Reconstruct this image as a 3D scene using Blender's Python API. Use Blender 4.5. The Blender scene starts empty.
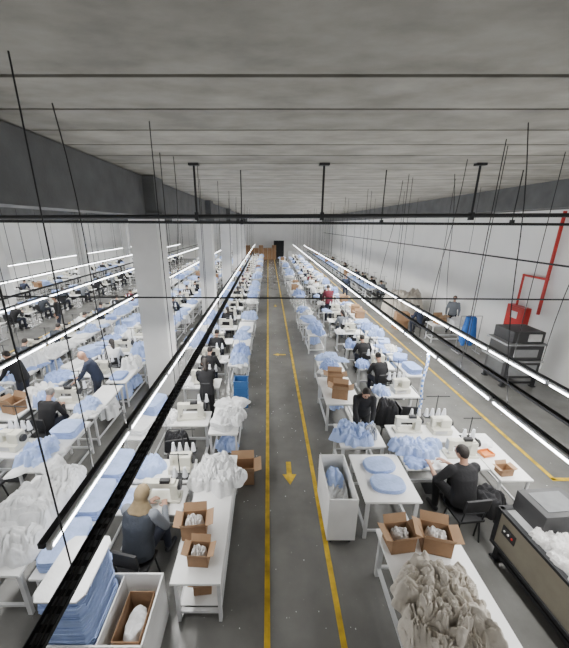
import bpy, bmesh, math, random
from math import sin, cos, pi, radians, hypot, atan2
from mathutils import Vector, Matrix, noise
S = bpy.context.scene
COL = S.collection
V = Vector
# ------------------------------------------------------------------ camera
H = 4.8; F = 315.0
PITCH = radians(17.45)
cam = bpy.data.cameras.new('camera'); camo = bpy.data.objects.new('camera', cam); COL.objects.link(camo)
cam.sensor_fit = 'HORIZONTAL'; cam.sensor_width = 36; cam.lens = F/569*36; cam.shift_x = 16.5/569
cam.clip_start = .05; cam.clip_end = 200
camo.location = (0, 0, H); camo.rotation_euler = (pi/2-PITCH, 0, 0)
S.camera = camo
# ------------------------------------------------------------------ materials
def mat(name, col, rough=.6, metal=0, var=.08, scale=6, bump=0, bscale=30, emit=0):
    m = bpy.data.materials.new(name); m.use_nodes = True
    nt = m.node_tree; b = nt.nodes['Principled BSDF']
    b.inputs['Roughness'].default_value = rough; b.inputs['Metallic'].default_value = metal
    tc = nt.nodes.new('ShaderNodeTexCoord')
    n = nt.nodes.new('ShaderNodeTexNoise'); n.inputs['Scale'].default_value = scale; n.inputs['Detail'].default_value = 4
    nt.links.new(tc.outputs['Object'], n.inputs['Vector'])
    r = nt.nodes.new('ShaderNodeValToRGB')
    r.color_ramp.elements[0].position = .3; r.color_ramp.elements[1].position = .7
    r.color_ramp.elements[0].color = [max(0, c*(1-var)) for c in col]+[1]
    r.color_ramp.elements[1].color = [min(1, c*(1+var)) for c in col]+[1]
    nt.links.new(n.outputs['Fac'], r.inputs['Fac']); nt.links.new(r.outputs['Color'], b.inputs['Base Color'])
    if bump:
        n2 = nt.nodes.new('ShaderNodeTexNoise'); n2.inputs['Scale'].default_value = bscale; n2.inputs['Detail'].default_value = 3
        nt.links.new(tc.outputs['Object'], n2.inputs['Vector'])
        bp = nt.nodes.new('ShaderNodeBump'); bp.inputs['Strength'].default_value = bump; bp.inputs['Distance'].default_value = .02
        nt.links.new(n2.outputs['Fac'], bp.inputs['Height']); nt.links.new(bp.outputs['Normal'], b.inputs['Normal'])
    if emit:
        b.inputs['Emission Color'].default_value = (.96, .98, 1, 1); b.inputs['Emission Strength'].default_value = emit
        m.cycles.emission_sampling = 'NONE'
    return m
M = {}
M['white'] = mat('white_laminate', (.82, .825, .82), .42, var=.03)
M['leg'] = mat('white_metal', (.62, .63, .64), .4, .1)
M['machine'] = mat('machine_enamel', (.60, .59, .51), .35)
M['steel'] = mat('steel', (.45, .45, .46), .35, .8)
M['dark'] = mat('dark_metal', (.016, .017, .019), .65, .1)
M['trayd'] = mat('tray_metal', (.13, .135, .14), .6, .2, var=.2)
M['black'] = mat('black_cloth', (.010, .010, .012), .9, bump=.3)
M['blackp'] = mat('black_plastic', (.016, .016, .018), .6)
M['blue'] = mat('pale_blue_cloth', (.36, .47, .76), .9, var=.14, bump=.5, bscale=20)
M['blue2'] = mat('mid_blue_cloth', (.27, .37, .67), .9, var=.15, bump=.5, bscale=20)
M['wcloth'] = mat('white_cloth', (.72, .73, .74), .9, var=.08, bump=.5, bscale=20)
M['linen'] = mat('beige_linen', (.52, .48, .42), .92, var=.10, bump=.5, bscale=26)
M['grey'] = mat('grey_cloth', (.16, .175, .20), .9, bump=.3)
M['navy'] = mat('navy_cloth', (.018, .025, .05), .9, bump=.3)
M['maroon'] = mat('maroon_cloth', (.11, .013, .026), .9, bump=.3)
M['vest'] = mat('slate_vest', (.028, .034, .046), .8, bump=.6, bscale=14)
M['scarf'] = mat('tan_scarf', (.20, .15, .085), .95, var=.2, scale=10, bump=.6, bscale=10)
M['jeans'] = mat('dark_jeans', (.02, .024, .04), .9)
M['skin'] = mat('skin', (.42, .24, .165), .55, var=.05)
M['hair'] = mat('dark_hair', (.014, .010, .008), .7, bump=.4, bscale=60)
M['hairg'] = mat('grey_hair', (.16, .15, .14), .7, bump=.4, bscale=60)
M['eye'] = mat('eye_dark', (.02, .015, .012), .2)
M['lip'] = mat('lip', (.35, .12, .10), .5)
M['card'] = mat('cardboard', (.28, .165, .09), .85, var=.1)
M['card2'] = mat('cardboard_inside', (.34, .215, .125), .85)
M['plastic'] = mat('clear_wrap', (.60, .59, .58), .15, bump=.8, bscale=26)
M['crate'] = mat('blue_crate', (.04, .14, .36), .45)
M['orange'] = mat('orange_paint', (.62, .20, .04), .5)
M['red'] = mat('red_paint', (.5, .02, .016), .4)
M['tube'] = mat('lit_tube', (1, 1, 1), .4, emit=20)
M['press'] = mat('press_enamel', (.33, .30, .235), .6)
M['presst'] = mat('press_top', (.035, .035, .037), .5)
M['pressg'] = mat('press_grey', (.28, .285, .29), .5)
M['yellow'] = mat('yellow_tape', (.55, .36, .015), .6, var=.4, scale=5)
M['thread'] = mat('thread', (.75, .77, .82), .8)
M['bluebright'] = mat('bright_blue_cloth', (.025, .13, .45), .8, bump=.3)
M['col'] = mat('column_paint', (.70, .70, .69), .8, var=.05, scale=2)
M['beam'] = mat('beam_concrete', (.10, .103, .105), .85, var=.2, scale=2, bump=.2)
M['wall'] = mat('wall_paint', (.90, .90, .885), .85, var=.03, scale=1.2)
M['label'] = mat('paper_label', (.7, .7, .7), .7)

def noise_mat(name, c0, c1, p0, p1, scale, mscale, rough, det=8, specks=False, slab=False):
    m = bpy.data.materials.new(name); m.use_nodes = True
    nt = m.node_tree; b = nt.nodes['Principled BSDF']; b.inputs['Roughness'].default_value = rough
    N = nt.nodes.new; L = nt.links.new
    tc = N('ShaderNodeTexCoord'); mp = N('ShaderNodeMapping'); mp.inputs['Scale'].default_value = mscale
    n = N('ShaderNodeTexNoise'); n.inputs['Scale'].default_value = scale; n.inputs['Detail'].default_value = det; n.inputs['Roughness'].default_value = .58
    L(tc.outputs['Object'], mp.inputs['Vector']); L(mp.outputs['Vector'], n.inputs['Vector'])
    r = N('ShaderNodeValToRGB'); r.color_ramp.elements[0].position = p0; r.color_ramp.elements[1].position = p1
    r.color_ramp.elements[0].color = (*c0, 1); r.color_ramp.elements[1].color = (*c1, 1)
    L(n.outputs['Fac'], r.inputs['Fac']); out = r.outputs['Color']
    if slab:
        sx = N('ShaderNodeSeparateXYZ'); L(tc.outputs['Object'], sx.inputs[0])
        m1 = N('ShaderNodeMath'); m1.operation = 'SUBTRACT'; m1.inputs[1].default_value = 3.06
        m2 = N('ShaderNodeMath'); m2.operation = 'DIVIDE'; m2.inputs[1].default_value = .76
        m3 = N('ShaderNodeMath'); m3.operation = 'FLOOR'
        L(sx.outputs['Y'], m1.inputs[0]); L(m1.outputs[0], m2.inputs[0]); L(m2.outputs[0], m3.inputs[0])
        wn = N('ShaderNodeTexWhiteNoise'); wn.noise_dimensions = '1D'; L(m3.outputs[0], wn.inputs['W'])
        mr = N('ShaderNodeMapRange'); mr.inputs['To Min'].default_value = .86; mr.inputs['To Max'].default_value = 1.1; L(wn.outputs['Value'], mr.inputs['Value'])
        vm = N('ShaderNodeVectorMath'); vm.operation = 'SCALE'; L(out, vm.inputs[0]); L(mr.outputs['Result'], vm.inputs['Scale']); out = vm.outputs[0]
    if specks:
        n3 = N('ShaderNodeTexNoise'); n3.inputs['Scale'].default_value = 24; n3.inputs['Detail'].default_value = 3
        L(tc.outputs['Object'], n3.inputs['Vector'])
        r3 = N('ShaderNodeValToRGB'); r3.color_ramp.elements[0].position = .71; r3.color_ramp.elements[1].position = .76
        r3.color_ramp.elements[0].color = (0, 0, 0, 1); r3.color_ramp.elements[1].color = (1, 1, 1, 1)
        mx = N('ShaderNodeMix'); mx.data_type = 'RGBA'; mx.inputs[7].default_value = (.33, .33, .32, 1)
        L(n3.outputs['Fac'], r3.inputs['Fac'])
        L(r3.outputs['Color'], mx.inputs[0]); L(out, mx.inputs[6]); out = mx.outputs[2]
    L(out, b.inputs['Base Color'])
    return m
M['ceil'] = noise_mat('ceiling_concrete', (.20, .192, .17), (.315, .305, .272), .36, .66, 2.2, (.6, 1.0, 1), .9, 12, slab=True)
M['floor'] = noise_mat('floor_concrete', (.118, .117, .110), (.195, .194, .185), .3, .72, 1.1, (1, 1, 1), .26, 10, True)

# ------------------------------------------------------------------ mesh builder
class MB:
    def __init__(s): s.bm = bmesh.new()
    def box(s, c, d, rz=0, rx=0, ry=0, bev=0):
        r = bmesh.ops.create_cube(s.bm, size=1)
        vs = r['verts']
        bmesh.ops.scale(s.bm, vec=d, verts=vs)
        if bev:
            es = list({e for v in vs for e in v.link_edges})
            q = bmesh.ops.bevel(s.bm, geom=es, offset=bev, segments=2, affect='EDGES', profile=.7)
            vs = list({v for f in q['faces'] for v in f.verts} | {v for v in vs if v.is_valid})
        m = Matrix.Translation(c) @ Matrix.Rotation(rz, 4, 'Z') @ Matrix.Rotation(ry, 4, 'Y') @ Matrix.Rotation(rx, 4, 'X')
        bmesh.ops.transform(s.bm, matrix=m, verts=vs)
        return s
    def cyl(s, p0, p1, r0, r1=None, seg=10):
        p0 = V(p0); p1 = V(p1); r1 = r0 if r1 is None else r1
        d = p1-p0; L = max(d.length, 1e-5)
        q = d.to_track_quat('Z', 'Y').to_matrix().to_4x4()
        bmesh.ops.create_cone(s.bm, cap_ends=True, segments=seg, radius1=r0, radius2=r1, depth=L, matrix=Matrix.Translation((p0+p1)/2) @ q)
        return s
    def sph(s, c, r, m=None, u=14, v=10):
        if not hasattr(r, '__len__'): r = (r, r, r)
        mm = (m if m else Matrix.Identity(4)) @ Matrix.Translation(c) @ Matrix.Diagonal((r[0], r[1], r[2], 1))
        bmesh.ops.create_uvsphere(s.bm, u_segments=u, v_segments=v, radius=1, matrix=mm)
        return s
    def cap(s, p0, p1, r0, r1=None, seg=12):
        r1 = r0 if r1 is None else r1
        s.cyl(p0, p1, r0, r1, seg); s.sph(p0, r0, u=seg, v=8); s.sph(p1, r1, u=seg, v=8)
        return s
    def tube(s, pts, r, seg=6):
        for a, b in zip(pts, pts[1:]): s.cyl(a, b, r, r, seg)
        return s
    def sweep(s, rings, seg=20):
        loops = []
        for c, w, d, t in rings:
            c = V(c); t = V(t).normalized(); x = V((1, 0, 0)); f = t.cross(x).normalized()
            loops.append([s.bm.verts.new(c + x*w*cos(2*pi*k/seg) + f*d*sin(2*pi*k/seg)) for k in range(seg)])
        for a, b in zip(loops, loops[1:]):
            for k in range(seg): s.bm.faces.new((a[k], a[(k+1) % seg], b[(k+1) % seg], b[k]))
        s.bm.faces.new(loops[0][::-1]); s.bm.faces.new(loops[-1])
        return s
    def prism(s, pts, z0, z1):
        a = [s.bm.verts.new((p[0], p[1], z0)) for p in pts]; b = [s.bm.verts.new((p[0], p[1], z1)) for p in pts]
        n = len(pts)
        for k in range(n): s.bm.faces.new((a[k], a[(k+1) % n], b[(k+1) % n], b[k]))
        s.bm.faces.new(a[::-1]); s.bm.faces.new(b)
        return s
    def mesh(s, name, m=None, smooth=True, ang=30):
        me = bpy.data.meshes.new(name)
        bmesh.ops.recalc_face_normals(s.bm, faces=s.bm.faces)
        s.bm.to_mesh(me); s.bm.free()
        if m is not None: me.materials.append(m)
        if smooth:
            for p in me.polygons: p.use_smooth = True
            try: me.set_sharp_from_angle(angle=radians(ang))
            except Exception: pass
        return me

def link(name, me, parent=None, loc=(0, 0, 0), rz=0, scale=None, m=None):
    o = bpy.data.objects.new(name, me); COL.objects.link(o)
    o.location = loc; o.rotation_euler = (0, 0, rz)
    if scale: o.scale = scale
    if parent: o.parent = parent
    if m is not None:
        o.material_slots[0].link = 'OBJECT'; o.material_slots[0].material = m
    return o
def tag(o, label, cat, group=None):
    if len(label.split()) > 16: print('LONG', label)
    o['label'] = label; o['category'] = cat
    if group: o['group'] = group
    return o
def struct(name, me, loc=(0, 0, 0)):
    o = link(name, me, loc=loc); o['kind'] = 'structure'; return o
def empty(name, loc, label, cat, rz=0, sc=1):
    o = bpy.data.objects.new(name, None); COL.objects.link(o); o.location = loc; o.rotation_euler = (0, 0, rz); o.scale = (sc, sc, sc)
    o.empty_display_size = .1
    return tag(o, label, cat)
class Proto:
    def __init__(s, name, cat): s.name = name; s.cat = cat; s.parts = []; s.merged = None
    def add(s, name, me, par=None): s.parts.append((name, me, par)); return len(s.parts)-1
    def merge(s):
        if s.merged: return s.merged
        bm = bmesh.new(); mats = []
        for name, me, par in s.parts:
            mm = me.materials[0]
            if mm not in mats: mats.append(mm)
            n0 = len(bm.faces); bm.from_mesh(me); bm.faces.ensure_lookup_table()
            for k in range(n0, len(bm.faces)): bm.faces[k].material_index = mats.index(mm)
        out = bpy.data.meshes.new(s.name); bm.to_mesh(out); bm.free()
        for mm in mats: out.materials.append(mm)
        s.merged = out; return out
def inst(p, loc, rz, label, group=None, far=False, mats=None, scale=None, name=None, skip=()):
    if far and not mats:
        o = link(name or p.name, p.merge(), loc=loc, rz=rz, scale=scale)
    elif len(p.parts) == 1:
        o = link(name or p.name, p.parts[0][1], loc=loc, rz=rz, scale=scale, m=(mats or {}).get(p.parts[0][0]))
    else:
        o = bpy.data.objects.new(name or p.name, None); COL.objects.link(o); o.empty_display_size = .1
        o.location = loc; o.rotation_euler = (0, 0, rz)
        if scale: o.scale = scale
        made = []
        for nm, me, par in p.parts:
            if nm in skip: made.append(None); continue
            made.append(link(nm, me, parent=(o if par is None else made[par]), m=(mats or {}).get(nm)))
    return tag(o, label, p.cat, group)
ORD = ['nearest', 'second', 'third', 'fourth', 'fifth', 'sixth', 'seventh', 'eighth', 'ninth', 'tenth', 'eleventh', 'twelfth', 'thirteenth', 'fourteenth', 'fifteenth', 'sixteenth', 'seventeenth', 'eighteenth', 'nineteenth', 'twentieth', 'twenty-first', 'twenty-second', 'twenty-third', 'twenty-fourth', 'twenty-fifth', 'twenty-sixth', 'twenty-seventh', 'twenty-eighth', 'twenty-ninth', 'thirtieth', 'thirty-first', 'thirty-second']

# ------------------------------------------------------------------ prototypes: furniture
def p_sewing_table():
    p = Proto('sewing_table', 'table')
    p.add('tabletop', MB().box((0, 0, .755), (1.06, .54, .035), bev=.008).mesh('tabletop', M['white']))
    for sx in (-1, 1):
        m = MB().box((sx*.44, 0, .03), (.05, .5, .04)).box((sx*.44, 0, .39), (.05, .07, .70)).box((sx*.44, 0, .725), (.04, .46, .025))
        p.add('leg', m.mesh('leg', M['leg']))
    p.add('crossbar', MB().box((0, .04, .22), (.86, .03, .05)).mesh('crossbar', M['leg']))
    p.add('pedal', MB().box((0, -.02, .12), (.34, .22, .02), rx=.3).cyl((.1, .05, .13), (.1, .08, .6), .006).mesh('pedal', M['dark']))
    p.add('motor', MB().cyl((.05, .12, .56), (.27, .12, .56), .075, seg=14).box((.12, .12, .68), (.12, .08, .11)).mesh('motor', M['dark']))
    return p
def p_side_table():
    p = Proto('work_table', 'table')
    p.add('tabletop', MB().box((0, 0, .76), (.6, 1.45, .035), bev=.006).mesh('tabletop', M['white']))
    for sx in (-1, 1):
        for sy in (-1, 1):
            p.add('leg', MB().box((sx*.26, sy*.66, .37), (.04, .04, .74)).mesh('leg', M['leg']))
    for nm, z in (('apron', .72), ('stretcher', .16)):
        p.add(nm, MB().box((-.26, 0, z), (.03, 1.34, .035)).box((.26, 0, z), (.03, 1.34, .035)).box((0, -.66, z), (.53, .03, .035)).box((0, .66, z), (.53, .03, .035)).mesh(nm, M['leg']))
    return p
def p_machine():
    p = Proto('sewing_machine', 'sewing machine')
    m = MB()
    m.box((0, 0, .018), (.50, .19, .036), bev=.008)
    m.box((.17, 0, .14), (.11, .13, .24), bev=.03)
    m.box((-.01, 0, .245), (.40, .10, .095), bev=.028)
    m.box((-.19, 0, .20), (.09, .10, .20), bev=.026)
    p.add('body', m.mesh('body', M['machine'], ang=50))
    p.add('handwheel', MB().cyl((.225, 0, .225), (.262, 0, .225), .065, .06, 16).mesh('handwheel', M['blackp']))
    p.add('needle_bar', MB().cyl((-.19, 0, .11), (-.19, 0, .045), .007).box((-.19, -.01, .045), (.022, .05, .008)).mesh('needle_bar', M['steel']))
    t = p.add('thread_stand', MB().cyl((.20, .17, 0), (.20, .17, .58), .008).box((.20, .17, .2), (.24, .12, .01)).box((.20, .17, .56), (.28, .014, .01)).mesh('thread_stand', M['dark']))
    for dx in (-.07, .07):
        p.add('thread_cone', MB().cyl((.20+dx, .17, .205), (.20+dx, .17, .35), .038, .018, 12).mesh('thread_cone', M['thread']), t)
    p.add('control_panel', MB().box((.06, -.03, .315), (.13, .06, .05), bev=.008).mesh('control_panel', M['blackp']))
    return p
def p_overlock():
    p = Proto('overlock_machine', 'sewing machine')
    m = MB()
    m.box((0, 0, .05), (.34, .26, .10), bev=.015).box((.08, .02, .17), (.18, .17, .18), bev=.03).box((-.06, .02, .235), (.20, .10, .08), bev=.025).box((-.13, .0, .17), (.06, .08, .14), bev=.015)
    p.add('body', m.mesh('body', M['machine'], ang=50))
    p.add('handwheel', MB().cyl((.18, .02, .16), (.215, .02, .16), .06, .055, 16).mesh('handwheel', M['blackp']))
    p.add('cover_plate', MB().box((-.03, -.131, .055), (.2, .006, .06)).mesh('cover_plate', M['steel']))
    t = p.add('thread_stand', MB().cyl((0, .2, 0), (0, .2, .60), .008).box((0, .2, .18), (.42, .14, .01)).box((0, .2, .58), (.42, .014, .012)).mesh('thread_stand', M['dark']))
    for dx in (-.16, -.055, .055, .16):
        p.add('thread_cone', MB().cyl((dx, .2, .185), (dx, .2, .33), .04, .018, 12).mesh('thread_cone', M['thread']), t)
    return p
def p_chair():
    p = Proto('work_chair', 'chair')
    p.add('seat', MB().box((0, 0, .44), (.42, .40, .045), bev=.018).mesh('seat', M['blackp']))
    p.add('backrest', MB().box((0, -.22, .78), (.40, .035, .24), rx=.1, bev=.015).mesh('backrest', M['blackp']))
    p.add('back_frame', MB().cyl((-.17, -.18, .43), (-.17, -.225, .8), .012).cyl((.17, -.18, .43), (.17, -.225, .8), .012).cyl((-.17, -.205, .62), (.17, -.205, .62), .01).mesh('back_frame', M['dark']))
    for sx in (-1, 1):
        for sy in (-1, 1):
            p.add('leg', MB().cyl((sx*.16, sy*.15, .42), (sx*.2, sy*.19, 0), .013).mesh('leg', M['dark']))
    return p
PT = p_sewing_table(); PS = p_side_table(); PM = p_machine(); PO = p_overlock(); PC = p_chair()
def p_carton(w=.38, d=.30, h=.27):
    p = Proto('cardboard_box', 'box')
    t = .008
    m = MB().box((0, 0, t/2), (w, d, t)).box((0, -d/2+t/2, h/2), (w, t, h)).box((0, d/2-t/2, h/2), (w, t, h)).box((-w/2+t/2, 0, h/2), (t, d, h)).box((w/2-t/2, 0, h/2), (t, d, h))
    p.add('body', m.mesh('body', M['card'], smooth=False))
    fl = .13
    for sx in (-1, 1):
        p.add('flap', MB().box((sx*(w/2+fl/2*.85), 0, h+fl/2*.21), (fl, d, .006), ry=-sx*.35).mesh('flap', M['card2'], smooth=False))
        p.add('flap', MB().box((0, sx*(d/2+fl/2*.5), h+fl/2*.85), (w, .006, fl), rx=-sx*.5).mesh('flap', M['card2'], smooth=False))
    return p
def p_closed():
    p = Proto('closed_carton', 'box')
    p.add('body', MB().box((0, 0, .2), (.6, .45, .4), bev=.004).mesh('body', M['card']))
    p.add('tape', MB().box((0, 0, .402), (.602, .06, .003)).box((.301, 0, .34), (.003, .06, .12)).box((-.301, 0, .34), (.003, .06, .12)).mesh('tape', M['card2']))
    return p
PB = p_carton(); PCL = p_closed()
def p_crate():
    p = Proto('plastic_crate', 'crate')
    w, d, h, t = .36, .34, .2, .012
    m = MB().box((0, 0, .01), (w, d, .02)).box((0, -d/2, h/2), (w, t, h)).box((0, d/2, h/2), (w, t, h)).box((-w/2, 0, h/2), (t, d, h)).box((w/2, 0, h/2), (t, d, h))
    p.add('body', m.mesh('body', M['crate']))
    p.add('rim', MB().box((0, -d/2, h-.01), (w+.04, .03, .02)).box((0, d/2, h-.01), (w+.04, .03, .02)).box((-w/2, 0, h-.01), (.03, d, .02)).box((w/2, 0, h-.01), (.03, d, .02)).mesh('rim', M['crate']))
    return p
PK = p_crate()

# ------------------------------------------------------------------ cloth
def pile_mesh(name, seed, sx, sy, h, n=40, fold=.35, freq=5., m=None, rag=.3, pw=3, top=.45, lumps=1.):
    bm = bmesh.new(); g = []
    th0 = seed*1.3
    def bil(q): return min(1, abs(noise.noise(q))*2.6)**.85
    for j in range(n+1):
        row = []
        for i in range(n+1):
            u = 2*i/n-1; v = 2*j/n-1
            x = u*math.sqrt(1-v*v/2); y = v*math.sqrt(1-u*u/2)
            r = hypot(x, y); a = atan2(y, x)
            k = 1+rag*noise.noise(V((cos(a)*1.3, sin(a)*1.3, seed*3.1)))+rag*.6*noise.noise(V((cos(a)*3.6, sin(a)*3.6, seed)))
            X = x*sx/2*k; Y = y*sy/2*k
            t = max(0, 1-r**pw)
            th = th0+2.4*noise.noise(V((X*2.6, Y*2.6, seed+7)))
            c, s_ = cos(th), sin(th)
            A = (X*c+Y*s_)*freq*1.25; B = (-X*s_+Y*c)*freq*.5
            wv = noise.noise(V((X*freq*.5, Y*freq*.5, seed)))*.9
            b1 = bil(V((A+wv, B, seed*1.7))); b2 = bil(V((A*1.9+wv*2, B*2.2+wv, seed*2.7+4)))
            b3 = bil(V((X*freq*.55, Y*freq*.55, seed+13)))
            lump = noise.noise(V((X*2.2/max(sx, .5), Y*2.2/max(sx, .5), seed+.5)))
            z = h*(t**top)*(.72+.55*lump*lumps)+h*fold*(b1*.50+b2*.30+b3*.5)*min(1, t*2.2)
            row.append(bm.verts.new((X+.012*(b2-.5)*(t > .02), Y+.012*(b1-.5)*(t > .02), max(0, z))))
        g.append(row)
    for j in range(n):
        for i in range(n): bm.faces.new((g[j][i], g[j][i+1], g[j+1][i+1], g[j+1][i]))
    bmesh.ops.smooth_vert(bm, verts=[v for v in bm.verts if not v.is_boundary], factor=.35, use_axis_x=True, use_axis_y=True, use_axis_z=True)
    me = bpy.data.meshes.new(name); bm.to_mesh(me); bm.free()
    for p in me.polygons: p.use_smooth = True
    me.materials.append(m or M['blue']); return me
def single(name, cat, me):
    p = Proto(name, cat); p.add(name, me); return p
PILES = [single('garment_heap', 'fabric pile', pile_mesh('garment_heap', s, .62, .66, .085+.03*(s % 3), 48, 1.0, 10, rag=.5, top=.6)) for s in range(1, 12)]
FLATS = [single('loose_fabric', 'fabric', pile_mesh('loose_fabric', s+20, .58, .68, .04, 40, 1.1, 9, rag=.8, top=.25)) for s in range(1, 10)]
def stack_mesh(name, w, d, n, th, seed, pw=6, taper=0, rag=.012, m=None, drift=0, fill=1.):
    mb = MB(); rr = random.Random(seed)
    for k in range(n):
        ox, oy, a = rr.uniform(-rag, rag), rr.uniform(-rag, rag), rr.uniform(-.03, .03)*(rag > .006)
        ox += drift*noise.noise(V((k*th*9, seed, 0))); oy += drift*noise.noise(V((k*th*9, seed, 5)))
        pts = []
        for q in range(28):
            t = 2*pi*q/28; c, s_ = cos(t), sin(t)
            rr_ = (abs(c)**pw+abs(s_)**pw)**(-1/pw)
            x = c*rr_*w/2*(1-taper*s_*.5); y = s_*rr_*d/2
            pts.append((x*cos(a)-y*sin(a)+ox, x*sin(a)+y*cos(a)+oy))
        mb.prism(pts, k*th, k*th+th*fill)
    return mb.mesh(name, m or M['blue'])
STACKS = [single('fabric_stack', 'fabric stack', stack_mesh('fabric_stack', .40, .52, 4+3*s, .013, s, taper=.2*(s % 2), rag=.014, drift=.03)) for s in range(4)]

# ------------------------------------------------------------------ people
def remesh(mb, vox, m, name, smooth=3):
    me = mb.mesh('tmp', m, smooth=False)
    o = bpy.data.objects.new('tmp', me); COL.objects.link(o)
    r = o.modifiers.new('r', 'REMESH'); r.mode = 'VOXEL'; r.voxel_size = vox; r.use_smooth_shade = True
    if smooth:
        q = o.modifiers.new('s', 'SMOOTH'); q.iterations = smooth; q.factor = .5
    bpy.context.view_layer.update()
    dg = bpy.context.evaluated_depsgraph_get()
    out = bpy.data.meshes.new_from_object(o.evaluated_get(dg)); out.name = name
    bpy.data.objects.remove(o); bpy.data.meshes.remove(me)
    for p in out.polygons: p.use_smooth = True
    if not out.materials: out.materials.append(m)
    return out
def ik(s, w, l1, l2, pole):
    d = w-s; L = min(d.length, (l1+l2)*.985); dn = d.normalized(); w = s+dn*L
    a = (l1*l1-l2*l2+L*L)/(2*L); h = math.sqrt(max(0, l1*l1-a*a))
    p = pole-dn*pole.dot(dn); p.normalize()
    return s+dn*a+p*h, w
def hand(mb, W, d, n, side, curl):
    d = d.normalized(); lat = d.cross(n).normalized(); n = lat.cross(d).normalized()
    B = Matrix((lat, d, n)).transposed().to_4x4()
    mb.sph((0, 0, 0), (.041, .052, .018), Matrix.Translation(W+d*.05) @ B, 12, 8)
    for i, L in zip((-1.5, -.5, .5, 1.5), ((.062, .078, .082, .072) if side > 0 else (.072, .082, .078, .062))):
        p = W+d*.085+lat*i*.0205; dd = d+lat*i*.06
        ang = 0
        for s_ in (.45, .32, .25):
            ang += curl
            q = p+(dd.normalized()*cos(ang)-n*sin(ang))*L*s_
            mb.cap(p, q, .0092, .0085, 8); p = q
    t = lat*side
    p = W+d*.03+t*.03; q = p+(d*.6+t*.75).normalized()*.042; r = q+(d*.9+t*.25-n*.2).normalized()*.034
    mb.cap(p, q, .013, .011, 8); mb.cap(q, r, .011, .009, 8)
def person_proto(sit=True, lean=20, hands=((-.13, .42, .82), (.13, .42, .82)), hy=0, hp=25, hair='short', long_sleeve=True, bulk=1.06, vest=False):
    l = radians(lean)
    Pz = .585 if sit else .93
    P = V((0, 0 if sit else -.04, Pz))
    d0 = V((0, sin(l*.5), cos(l*.5))); s = V((0, sin(l), cos(l)))
    waist = P+d0*.15; chest = waist+s*.19; sh = chest+s*.13; nb = sh+s*.055
    nd = V((0, sin(l*.75), cos(l*.75))); hb = nb+nd*.07
    HM = Matrix.Translation(hb) @ Matrix.Rotation(radians(hy), 4, 'Z') @ Matrix.Rotation(-radians(hp), 4, 'X')
    body = MB(); top = MB(); tr = MB(); ve = MB()
    b = bulk
    body.sweep([(P-d0*.06, .13, .09, d0), (P, .15, .11, d0), (waist, .125, .095, d0+s), (chest, .15, .11, s), (sh, .15, .08, s), (nb, .06, .055, s)])
    body.cap(nb-s*.03, hb+nd*.03, .056, .052)
    def torso(mm, k):
        mm.sweep([(P-d0*.10, .165*b+k, .125*b+k, d0), (P, .172*b+k, .135*b+k, d0), (waist, .152*b+k, .125*b+k, d0+s), (chest, .178*b+k, .14*b+k, s), (sh, .18*b+k, .105*b+k, s), (sh+s*.035, .12*b+k, .08*b+k, s), (nb+s*.005, .07+k, .066+k, s)])
    torso(top, 0)
    if vest: torso(ve, .016)
    hc = V((0, .012, .105))
    body.sph(hc, (.074, .092, .103), HM, 18, 14)
    body.sph(hc+V((0, .022, -.05)), (.056, .066, .062), HM, 14, 10)
    body.sph(hc+V((0, .094, -.012)), (.013, .020, .022), HM, 8, 8)
    body.sph(hc+V((0, .086, .005)), (.010, .015, .03), HM, 8, 8)
    for sx in (-1, 1): body.sph(hc+V((sx*.076, -.005, -.008)), (.011, .02, .03), HM, 8, 8)
    lip = MB().sph(hc+V((0, .083, -.056)), (.022, .010, .007), HM, 10, 6)
    for sx, hd in zip((-1, 1), hands):
        S0 = sh+V((sx*.165*b, 0, -.01)); w = V(hd)
        e, w = ik(S0, w, .285, .255, V((sx*.8, -.5, -1)))
        body.cap(S0, e, .045, .037); body.cap(e, w, .037, .026)
        top.cap(S0, e, .066*b, .054)
        if long_sleeve: top.cap(e, w, .054, .040)
        else: top.cap(e, e+(w-e)*.1, .054, .05)
        fd = (w-e).normalized()
        if fd.z < -.3 and hd[1] > .2: fd = (fd+V((0, .8, .3))).normalized()
        if abs(fd.z) < .8: hand(body, w, fd, V((0, 0, 1)), -1 if sx > 0 else 1, .32)
        else: hand(body, w, fd, V((sx, 0, 0)), 1 if sx > 0 else -1, .2)
    shoes = []
    for sx in (-1, 1):
        hip = P+V((sx*.09, 0, -.03))
        if sit: kn = V((sx*.13, .42, .53)); an = V((sx*.13, .40+.04*sx, .09))
        else: kn = V((sx*.10, .02, .50)); an = V((sx*.11, -.03, .09))
        body.cap(hip, kn, .075, .05); body.cap(kn, an, .048, .034)
        tr.cap(hip, kn, .098, .068); tr.cap(kn, an+V((0, 0, .02)), .066, .05)
        toe = an+V((sx*.015, .15, -.05))
        shoes.append(remesh(MB().cap(an+V((0, -.03, -.045)), toe, .042, .036), .014, M['blackp'], 'shoe', 1))
    tr.sweep([(P-d0*.09, .14, .11, d0), (P, .165, .13, d0), (P+d0*.1, .15, .12, d0)])
    p = Proto('person', 'person')
    p.add('body', remesh(body, .0085, M['skin'], 'body', 1))
    p.add('top', remesh(top, .015, M['black'], 'top', 3))
    if vest: p.add('vest', remesh(ve, .015, M['vest'], 'vest', 3))
    p.add('trousers', remesh(tr, .017, M['jeans'], 'trousers', 2))
    for s_ in shoes: p.add('shoe', s_)
    for sx in (-1, 1):
        p.add('eye', MB().sph(hc+V((sx*.030, .081, .012)), (.013, .009, .008), HM, 8, 6).mesh('eye', M['eye']))
        p.add('eyebrow', MB().sph(hc+V((sx*.031, .080, .034)), (.019, .009, .004), HM, 8, 6).mesh('eyebrow', M['hair']))
    p.add('lips', lip.mesh('lips', M['lip']))
    h = MB()
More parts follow.
